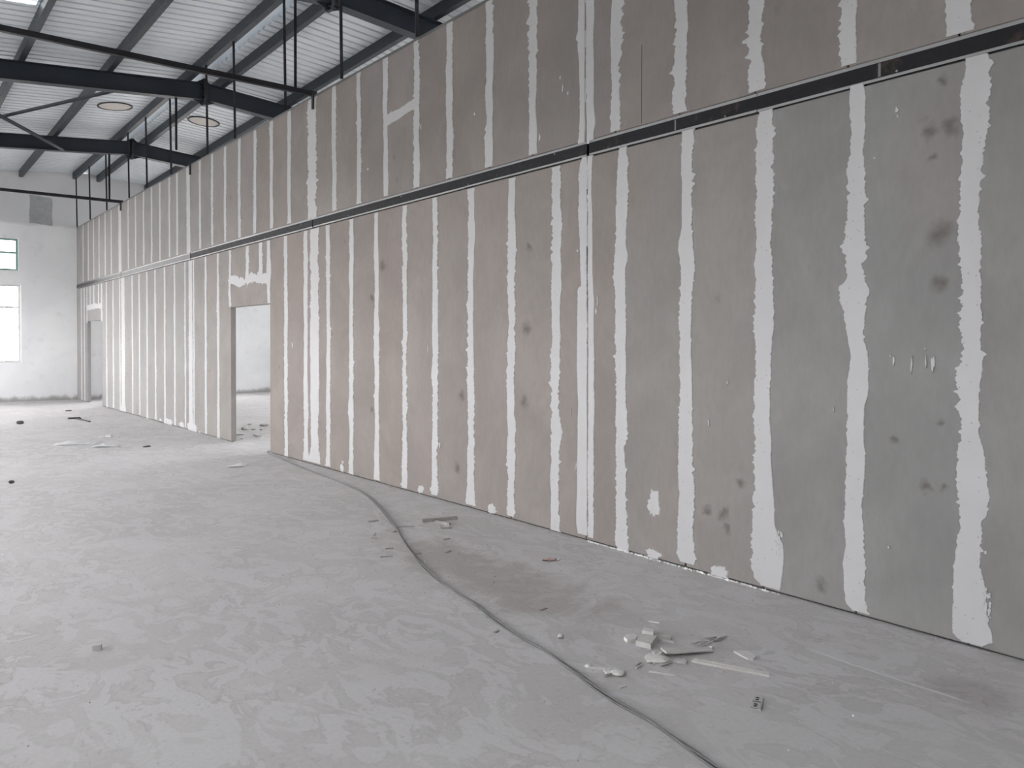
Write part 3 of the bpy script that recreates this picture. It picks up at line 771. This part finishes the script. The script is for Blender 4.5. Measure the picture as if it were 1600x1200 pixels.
# ------------------------------------------------------------------ cables on the floor
path = [(415,706),(428,713),(455,724),(480,735),(505,744),(540,758),(565,769),(585,784),(600,800),(612,818),(620,828),(630,845),(645,868),(660,884),(672,897),(690,912),(702,919),(716,930),(747,947),(768,966),(797,987),(823,1004),(855,1019),(871,1033),(910,1059),(941,1085),(976,1106),(1015,1128),(1041,1147),(1067,1165),(1094,1183),(1117,1200),(1170,1240),(1250,1310)]
base = [F(px, py) for px, py in path]
base = [Vector((-.035, 10.80, 0))] + base[1:]
base = [Vector((.35, 10.95, 0)), Vector((.05, 10.86, 0))] + base
bundle = thing('cable_bundle', 'grey electric cables lying along the floor beside the board wall', 'cable', (0, 0, 0))
for k in range(3):
    cu = bpy.data.curves.new('strand', 'CURVE'); cu.dimensions = '3D'; cu.bevel_depth = (.0042, .0038, .0034)[k]; cu.bevel_resolution = 2; cu.resolution_u = 5
    sp = cu.splines.new('NURBS'); sp.points.add(len(base)-1); sp.order_u = 4; sp.use_endpoint_u = True
    for i, p in enumerate(base):
        t = (base[min(i+1, len(base)-1)] - base[max(i-1, 0)]).normalized(); s = Vector((-t.y, t.x, 0))
        d = (k-1)*.0065*(.5+.8*abs(math.sin(i*.53+.4))) + .006*math.sin(i*1.1+k*2.3)
        q = p + s*d; sp.points[i].co = (q.x, q.y, cu.bevel_depth + .001 + (.004 if k == 1 else 0), 1)
    o = bpy.data.objects.new('tmp', cu); COL.objects.link(o)
    me = bpy.data.meshes.new_from_object(o.evaluated_get(bpy.context.evaluated_depsgraph_get())); bpy.data.objects.remove(o)
    for pl in me.polygons: pl.use_smooth = True
    me.materials.clear()
    link('strand', me, (M_cable, M_cable, M_cable2)[k], bundle)

# ------------------------------------------------------------------ debris on the floor
def jitterbox(L, w, h, seed, taper=0.0, jag=.0):
    """splintered stick / board lying along x"""
    rs = random.Random(seed); n = 6; v = []
    for i in range(n+1):
        t = i/n; x = -L/2 + L*t; k = 1 - taper*t
        o = rs.uniform(-jag, jag)
        v += [(x+(rs.uniform(-jag, jag) if i in (0, n) else 0), -w/2*k+o, 0), (x+(rs.uniform(-jag, jag) if i in (0, n) else 0), w/2*k+o*.5, 0), (x, w/2*k+o*.5-.0015, h*rs.uniform(.9, 1)), (x, -w/2*k+o+.0015, h*rs.uniform(.9, 1))]
    f = [(0, 3, 2, 1), (n*4, n*4+1, n*4+2, n*4+3)]
    for i in range(n):
        for j in range(4): f.append((i*4+j, i*4+(j+1) % 4, i*4+4+(j+1) % 4, i*4+4+j))
    return v, f
def stick(name, label, cat, a, c, w, h, mat, seed=0, taper=.1, jag=.003, z=.0, tilt=0.0, group=None, under=None):
    A_ = F(*a); C2 = F(*c); d = C2-A_; L = d.length
    v, f = jitterbox(L, w, h, seed, taper, jag)
    o = link(name, mesh(name, v, f), mat)
    mid = (A_+C2)/2; o.location = (mid.x, mid.y, z + abs(math.sin(tilt))*L/2 + .0005); o.rotation_euler = (0, tilt, math.atan2(d.y, d.x))
    return tag(o, label, cat, group)
def lump(name, label, cat, px, py, sx, sy, sz, mat, seed=0, rot=0.0, group=None, rough=.18):
    bm = bmesh.new(); bmesh.ops.create_icosphere(bm, subdivisions=2, radius=1)
    for vv in bm.verts:
        c = vv.co; k = max(abs(c.x), abs(c.y), abs(c.z))
        c = c.lerp(c/k, .6)
        nz = noise.noise(c*1.5 + Vector((seed*3.7, seed, 0)))*rough*2
        c = c*(1+nz)
        vv.co = Vector((c.x*sx/2, c.y*sy/2, max(-1, c.z)*sz/2))
    zmin = min(vv.co.z for vv in bm.verts)
    for vv in bm.verts: vv.co.z -= zmin
    me = bpy.data.meshes.new(name); bm.to_mesh(me); bm.free()
    o = link(name, me, mat); p = F(px, py); o.location = (p.x, p.y, .0); o.rotation_euler = (0, 0, rot)
    return tag(o, label, cat, group)
def poly_slab(name, label, cat, pts, h, mat, z=0.0, group=None, lift=None):
    P = [F(*p) for p in pts]; c = sum(P, Vector())/len(P); n = len(P); lift = lift or [0]*n
    v = [(p.x-c.x, p.y-c.y, l) for p, l in zip(P, lift)] + [((p.x-c.x)*.97, (p.y-c.y)*.97, h+l) for p, l in zip(P, lift)]
    me = mesh(name, v, [tuple(range(n-1, -1, -1)), tuple(range(n, 2*n))] + [(i, (i+1) % n, (i+1) % n+n, i+n) for i in range(n)])
    o = link(name, me, mat); o.location = (c.x, c.y, z+.0005)
    return tag(o, label, cat, group)

# the heap right of the cable
poly_slab('cement_block', 'square grey cement block, biggest in the debris heap', 'block', [(993,1009),(1003,998),(1027,1001),(1017,1015)], .026, M_stone)
poly_slab('plaster_slab', 'small flat slab leaning behind the cement block', 'slab', [(1003,992),(1006,987),(1022,990),(1021,996)], .024, M_plas)
poly_slab('plaster_slab', 'flat pale slab left of the cement block', 'slab', [(975,1000),(979,996),(990,995),(996,999),(993,1004),(980,1005)], .018, M_plas)
stick('wood_scrap', 'stubby wood scrap right of the cement block', 'scrap', (1028,997), (1048,999), .045, .016, M_wood, 3, .3)
stick('wood_scrap', 'thin light stick behind the wedge board', 'stick', (1036,1002), (1053,1005), .012, .008, M_plas, 4)
poly_slab('board_offcut', 'pointed grey board offcut propped over chips', 'board', [(1031,1019),(1041,1029),(1060,1028),(1115,1020.5),(1112,1018.5),(1066,1017)], .006, M_wood, .006, None, [.012, .016, .014, .002, .001, .004])
stick('board_offcut', 'short striped board offcut under the pointed board', 'board', (1044,1032), (1073,1036), .045, .010, M_wood, 6, .1)
def slat():
    A_ = F(1082,1033); C2 = F(1203,1056.5); d = C2-A_; L = d.length
    t = thing('grooved_lath', 'long narrow grey lath with a groove at the heap edge', 'lath', ((A_+C2)/2 + Vector((0, 0, .0005)))); t.rotation_euler = (0, 0, math.atan2(d.y, d.x))
    for s, nm in ((-1, 'edge_strip'), (1, 'edge_strip')):
        v, f = jitterbox(L*(1 if s < 0 else .97), .011, .012, 40+s, .05, .0015)
        MB().add([(x, y+s*.0125, z) for x, y, z in v], f).obj(nm, M_wood, t)
    v, f = jitterbox(L*.98, .018, .003, 44, 0, .001); MB().add(v, f).obj('groove_strip', M_dark, t)  # groove floor coloured dark to stand for the shade inside it
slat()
poly_slab('plaster_piece', 'oval pale plaster piece lying right of the heap', 'plaster', [(1146,1019),(1158,1018),(1168,1019),(1178,1024),(1181,1028),(1177,1032),(1168,1031),(1156,1025)], .006, M_plas)
for k in range(13):
    px = 1083 + 48*rnd.random(); py = 1010 - (px-1083)*.28 + rnd.uniform(-3, 4)
    l = rnd.uniform(9, 26)
    stick('wood_splinter', 'grey splinter in the twiggy pile behind the pointed board', 'splinter', (px-l/2, py+rnd.uniform(-1, 4)), (px+l/2, py-rnd.uniform(0, 5)), rnd.uniform(.004, .008), rnd.uniform(.004, .008), (M_wood, M_wood2, M_plas)[k % 3], 50+k, .3, .003, rnd.uniform(0, .008), .0, 'splinters behind the pointed board')
for k in range(12):
    px = rnd.uniform(1017, 1040); py = rnd.uniform(1023, 1043)
    a = rnd.uniform(0, math.pi); l = rnd.uniform(6, 15)
    stick('wood_chip', 'torn chip in the crumpled cluster left of the pointed board', 'chip', (px-l/2*math.cos(a), py-l/3*math.sin(a)), (px+l/2*math.cos(a), py+l/3*math.sin(a)), rnd.uniform(.010, .026), rnd.uniform(.003, .010), rnd.choice((M_wood, M_plas, M_wood)), 80+k, .4, .006, rnd.uniform(0, .012), 0, 'chips left of the pointed board')
lump('plaster_chunk', 'crumpled pale chunk under the torn chips', 'chunk', 1027, 1033, .085, .13, .022, M_plas, 5, .6)
stick('wood_stick', 'thin straight stick in front of the debris heap', 'stick', (1014,1050), (1054,1056), .010, .007, M_wood, 9, .2)
stick('wood_stick', 'narrow stick lying along the left chips', 'stick', (922,1044), (962,1047), .016, .007, M_plas, 10, .3)
stick('wood_stick', 'short slanted stick crossing the left chips', 'stick', (946,1059), (962,1050), .011, .008, M_wood2, 11, .2)
lump('plaster_chunk', 'pale plaster chunk right of the slanted stick', 'chunk', 966, 1054, .045, .055, .018, M_plas, 6, .2)
lump('plaster_chunk', 'flat pale plaster chunk left of the slanted stick', 'chunk', 950, 1050, .055, .04, .012, M_plas, 7, .9)
lump('plaster_chunk', 'small pale chunk at the left end of the debris', 'chunk', 919, 1043, .022, .03, .014, M_plas, 8, .3)
stick('wood_chip', 'tiny slanted chip between left chips and heap, upper one', 'chip', (994,1041), (1001,1036), .010, .006, M_wood2, 12)
stick('wood_chip', 'tiny slanted chip between left chips and heap, lower one', 'chip', (993,1045), (1002,1040), .010, .006, M_wood, 13)
stick('wood_chip', 'curved pale chip alone behind the heap', 'chip', (1014,971), (1030,974), .016, .006, M_plas, 14)
stick('wood_chip', 'small chip alone in front of the left chips', 'chip', (968,1075), (979,1072), .014, .005, M_wood, 15)
stick('wood_chip', 'thin chip on the brown dust patch', 'chip', (843,954), (854,951), .014, .006, M_wood2, 16)
stick('wood_chip', 'thin chip left of the cable, in front', 'chip', (771,989), (780,986), .014, .005, M_wood2, 17)
lump('cement_lump', 'small dark cement lump right of the cable', 'lump', 876, 997, .035, .03, .022, M_stone, 9, .5)
o = poly_slab('cement_lump', 'single cement lump on the open floor at left', 'lump', [(143.5,1017.5),(157.5,1016),(159.5,1013),(146,1012.5)], .024, M_stone)
lump('cement_crumb', 'tiny crumb beside the near right of slat', 'crumb', 1112, 1013, .02, .02, .014, M_stone, 10)
# middle distance
stick('wood_plank', 'long dusty stick in the middle of the floor by the boards', 'stick', (660,816.5), (714,811.5), .022, .030, M_wood2, 20, .15)
stick('wood_plank', 'short stick touching the long dusty stick', 'stick', (681,817), (703,821), .024, .022, M_wood2, 21, .1)
def bracket():
    p = F(696.5, 826)
    t = thing('metal_bracket', 'small square U-shaped bracket in front of the sticks', 'bracket', (p.x, p.y, .0005)); t.rotation_euler = (0, 0, -.62)
    MB().box(-.036, .036, -.004, .004, 0, .012).obj('bar', M_wood2, t)
    for s in (-1, 1): MB().box(s*.036-.006, s*.036+.006, .004, .055, 0, .012).obj('arm', M_wood2, t)
bracket()
stick('wood_chip', 'dark curved chip left of the cable', 'chip', (576,816), (591,814), .025, .012, M_wood2, 22, .2)
stick('wood_stick', 'thin twig crossing under the cable', 'twig', (620,824), (648,823), .014, .008, M_wood2, 23)
stick('wood_stick', 'thin twig right of the crossing twig', 'twig', (651,822.5), (672,827), .010, .006, M_wood2, 24)
stick('wood_chip', 'short chip at the cable bend, left side', 'chip', (600,817.5), (612,820), .010, .007, M_wood2, 25)
stick('wood_chip', 'slanted chip below the crossing twig', 'chip', (614,832), (621,830), .014, .008, M_wood2, 26)
for k, (a, c, w) in enumerate((((602,858),(615,857),.014), ((594,871),(613,869.5),.012), ((693,843.5),(703,842),.012), ((584,838),(587,834),.014), ((580,841),(590,842),.010), ((696,864),(704,861),.016), ((592,803),(598,803),.010), ((649,866),(658,865),.014), ((663,877),(670,880),.016))):
    lb = ['curved chip left of the cable, farther of two on the dust edge', 'long thin chip left of the cable, nearer of two on the dust edge', 'chip alone in front of the U-shaped bracket', 'upright little chip below the dark curved chip', 'flat little chip below the dark curved chip',
          'bent chip on the dust right of the cable', 'tiny chip above the cable bend, left side', 'chip beside the cable on the dust patch, farther one', 'pale crumb against the cable on the dust patch'][k]
    stick('wood_chip', lb, 'chip', a, c, w, .007, M_wood2, 60+k, .3, .003, 0, 0, 'chips around the cable bend')
def wrapper():
    p = F(858, 876); t = thing('crumpled_wrapper', 'crumpled reddish-brown wrapper on the floor near the boards', 'wrapper', (p.x, p.y, .0005))
    v = []; f = []; nx, ny = 8, 5
    for j in range(ny+1):
        for i in range(nx+1):
            u = i/nx-.5; w = j/ny-.5
            h = .004 + .018*max(0, .6-abs(u)-abs(w)*.8) + .010*abs(noise.noise(Vector((u*5, w*5, 2)))) + (.012*max(0, abs(u)-.34))
            d = 1 - .5*abs(u)
            v.append((u*.085*math.cos(.7)+w*.045*d*.7, -u*.085*.75+w*.045*d*.7, h))
    for j in range(ny):
        for i in range(nx): q = j*(nx+1)+i; f.append((q, q+1, q+nx+2, q+nx+1))
    n0 = len(v); v += [(a, b_, c-.003) for a, b_, c in v]; f += [tuple(n0+i for i in reversed(q)) for q in list(f)]
    MB().add(v, f).obj('foil', M_red, t)
    MB().bar((-.052, .012, .008), (-.018, -.012, .004), .010, .006).obj('dark_fold', M_dark, t)
    MB().bar((.022, -.024, .006), (.040, -.030, .010), .010, .006).obj('dark_fold', M_dark, t)
    MB().bar((.036, -.046, .004), (.062, -.040, .012), .014, .004).obj('torn_end', M_film, t)
wrapper()
def socket():
    P = [F(*p) for p in ((1178,1091),(1192,1092),(1187.5,1112.5),(1171.5,1108.5))]
    c = sum(P, Vector())/4; ax = ((P[2]+P[3])-(P[0]+P[1])).normalized(); ang = math.atan2(ax.y, ax.x)
    t = thing('socket_plate', 'grey two-gang socket plate with slots lying on the floor', 'socket', (c.x, c.y, .0005)); t.rotation_euler = (0, 0, ang)
    Lx, Wy, h = .118, .046, .010
    v = boxv(-Lx/2, Lx/2, -Wy/2, Wy/2, 0, h*.6) ; 
    v2 = [(x*.95, y*.88, h) for x, y, z in v[4:]]
    MB().add(v + v2, BOXF[:1] + BOXF[2:] + [(4,5,9,8), (5,6,10,9), (6,7,11,10), (7,4,8,11), (8,9,10,11)]).obj('plate', M_socket, t); pl = t.children[0]
    for x in (-.044, -.024, .022, .040):
        MB().box(x-.0045, x+.0045, -.008, .006, h-.001, h+.0012).obj('slot', M_hole, pl)
    v = []; f = []
    for i in range(9):
        a = -1+2*i/8; yy = a*.017; xx = -.004 + .004*a*a
        v += [(xx-.002, yy, h+.0012), (xx+.002, yy, h+.0012), (xx+.002, yy, h-.002), (xx-.002, yy, h-.002)]
    for i in range(8):
        for j in range(4): f.append((i*4+j, i*4+(j+1) % 4, i*4+4+(j+1) % 4, i*4+4+j))
    MB().add(v, f).obj('rim_slot', M_hole, pl)
    MB().box(Lx/2-.006, Lx/2-.001, -.018, .016, h*.6-.001, h*.6+.003).obj('dark_clip', M_hole, pl)
socket()
# far floor
stick('burnt_stick', 'dark stick near the far doorway', 'stick', (120,655), (140,659.5), .05, .022, M_dark, 30, .3)
lump('dark_rag', 'dark lump at the end of the dark stick', 'rag', 116, 654.5, .24, .14, .035, M_dark, 11, -.4)
lump('dark_lump', 'dark lump alone near the left edge, far', 'lump', 31.5, 662.5, .12, .10, .06, M_dark, 12)
lump('dark_lump', 'dark crumb alone at the left edge, nearer', 'lump', 18, 755.5, .05, .04, .035, M_dark, 13)
stick('wood_chip', 'tiny dark chip by the far doorway', 'chip', (103,642.5), (111,642), .05, .02, M_dark, 31)
stick('wood_chip', 'dark chip on the edge of the lit strip', 'chip', (225,699), (234,697.5), .04, .016, M_dark, 32)
def film(px, py, sx, sy, seed, lab):
    p = F(px, py); v = []; f = []; nx, ny = 14, 9
    for j in range(ny+1):
        for i in range(nx+1):
            u = 2*i/nx-1; w = 2*j/ny-1; r = math.sqrt(u*u+w*w)
            h = max(0, 1-r*.75)*(.35+abs(noise.noise(Vector((u*2.2, w*2.2, seed))))*1.7) * .05
            v.append((u*sx/2*(1+.25*noise.noise(Vector((u, w, seed+4)))), w*sy/2*(1+.3*noise.noise(Vector((u, w, seed+8)))), h))
    for j in range(ny):
        for i in range(nx): q = j*(nx+1)+i; f.append((q, q+1, q+nx+2, q+nx+1))
    n0 = len(v); v += [(a, b_, max(-.0, c-.002)) for a, b_, c in v]; f += [tuple(n0+i for i in reversed(q)) for q in list(f)]
    me = bpy.data.meshes.new('plastic_film'); me.from_pydata(v, [], f); me.update()
    o = link('plastic_film', me, M_film); o.location = (p.x, p.y, .002); o.rotation_euler = (0, 0, -.55)
    return tag(o, lab, 'plastic')
film(119, 693.5, .55, .34, 1, 'crumpled white plastic film on the far floor, larger piece')
film(166, 697.5, .36, .20, 2, 'crumpled white plastic film right of the larger piece')
film(170, 683, .32, .16, 3, 'flat pale plastic film nearest the board wall')
film(372, 729, .26, .10, 4, 'flat pale scrap in front of the nearer doorway')
# rubble seen through the doorway
for k, (px, py, sx, sz) in enumerate(((374,680,.14,.03),(383,671,.16,.05),(402,681,.18,.03),(396,672,.08,.03),(412,666,.16,.04),(390,664,.07,.03),(378,686,.05,.02),(408,672,.06,.02))):
    lump('rubble_piece', ['dark flat rubble just inside the doorway at its far jamb', 'larger rubble piece in mid doorway, left of centre', 'wide flat rubble piece in mid doorway, right of centre', 'small rubble piece in the centre of the doorway floor', 'rubble piece farthest right through the doorway', 'small rubble piece farthest back through the doorway', 'nearest tiny rubble crumb at the doorway threshold', 'tiny rubble crumb above the wide flat piece in the doorway'][k], 'rubble', px, py, sx, sx*.6, sz, (M_stone, M_wood2, M_stone)[k % 3], 20+k, k*.7, 'rubble beyond the nearer doorway')

# plaster crumbs along the foot of the boards, and grit over the floor
def grit(name, label, pts, mat, parent=None):
    b = MB()
    for (x, y, z, s) in pts:
        h = s*rnd.uniform(.5, .9); a = rnd.uniform(0, 3)
        v = [(x+s*math.cos(a+i*2.1)*rnd.uniform(.5, 1), y+s*math.sin(a+i*2.1)*rnd.uniform(.5, 1), z) for i in range(3)]
        v.append((x+rnd.uniform(-.2, .2)*s, y+rnd.uniform(-.2, .2)*s, z+h))
        b.add(v, [(0, 2, 1), (0, 1, 3), (1, 2, 3), (2, 0, 3)])
    o = b.obj(name, mat, parent)
    return tag(o, label, 'crumbs', None, 'stuff')
pts = []
for k in range(420):
    y = rnd.choice((rnd.uniform(2.75, 4.4), rnd.uniform(2.75, 4.4), rnd.uniform(1.2, 10.4), rnd.uniform(12.3, 15.5)))
    near = 2.75 < y < 4.45
    pts.append((-abs(rnd.gauss(0, .008))-.002, y, 0.0, rnd.uniform(.006, .017) if near else rnd.uniform(.003, .008)))
grit('plaster_crumbs', 'white plaster crumbs strewn along the foot of the boards', pts, M_crumb)
pts = []
for k in range(260):
    y = rnd.uniform(1.2, 16); x = -rnd.uniform(.05, 1)**1.3*5.5
    pts.append((x, y, 0.0, rnd.uniform(.003, .007)))
grit('pale_grit', 'pale plaster grit scattered over the floor', pts, M_crumb)
pts = []
for k in range(200):
    y = rnd.uniform(1.2, 20); x = -rnd.uniform(.05, 1)*5.5
    pts.append((x, y, 0.0, rnd.uniform(.003, .008)))
for k in range(120):
    p = F(rnd.gauss(740, 110), rnd.gauss(890, 35)); pts.append((p.x, p.y, 0, rnd.uniform(.003, .009)))
for k in range(110):
    p = F(rnd.gauss(1060, 60), rnd.gauss(1022, 18)); pts.append((p.x, p.y, 0, rnd.uniform(.003, .008)))
grit('dark_grit', 'dark grit and wood dust scattered over the floor', pts, M_wood2)
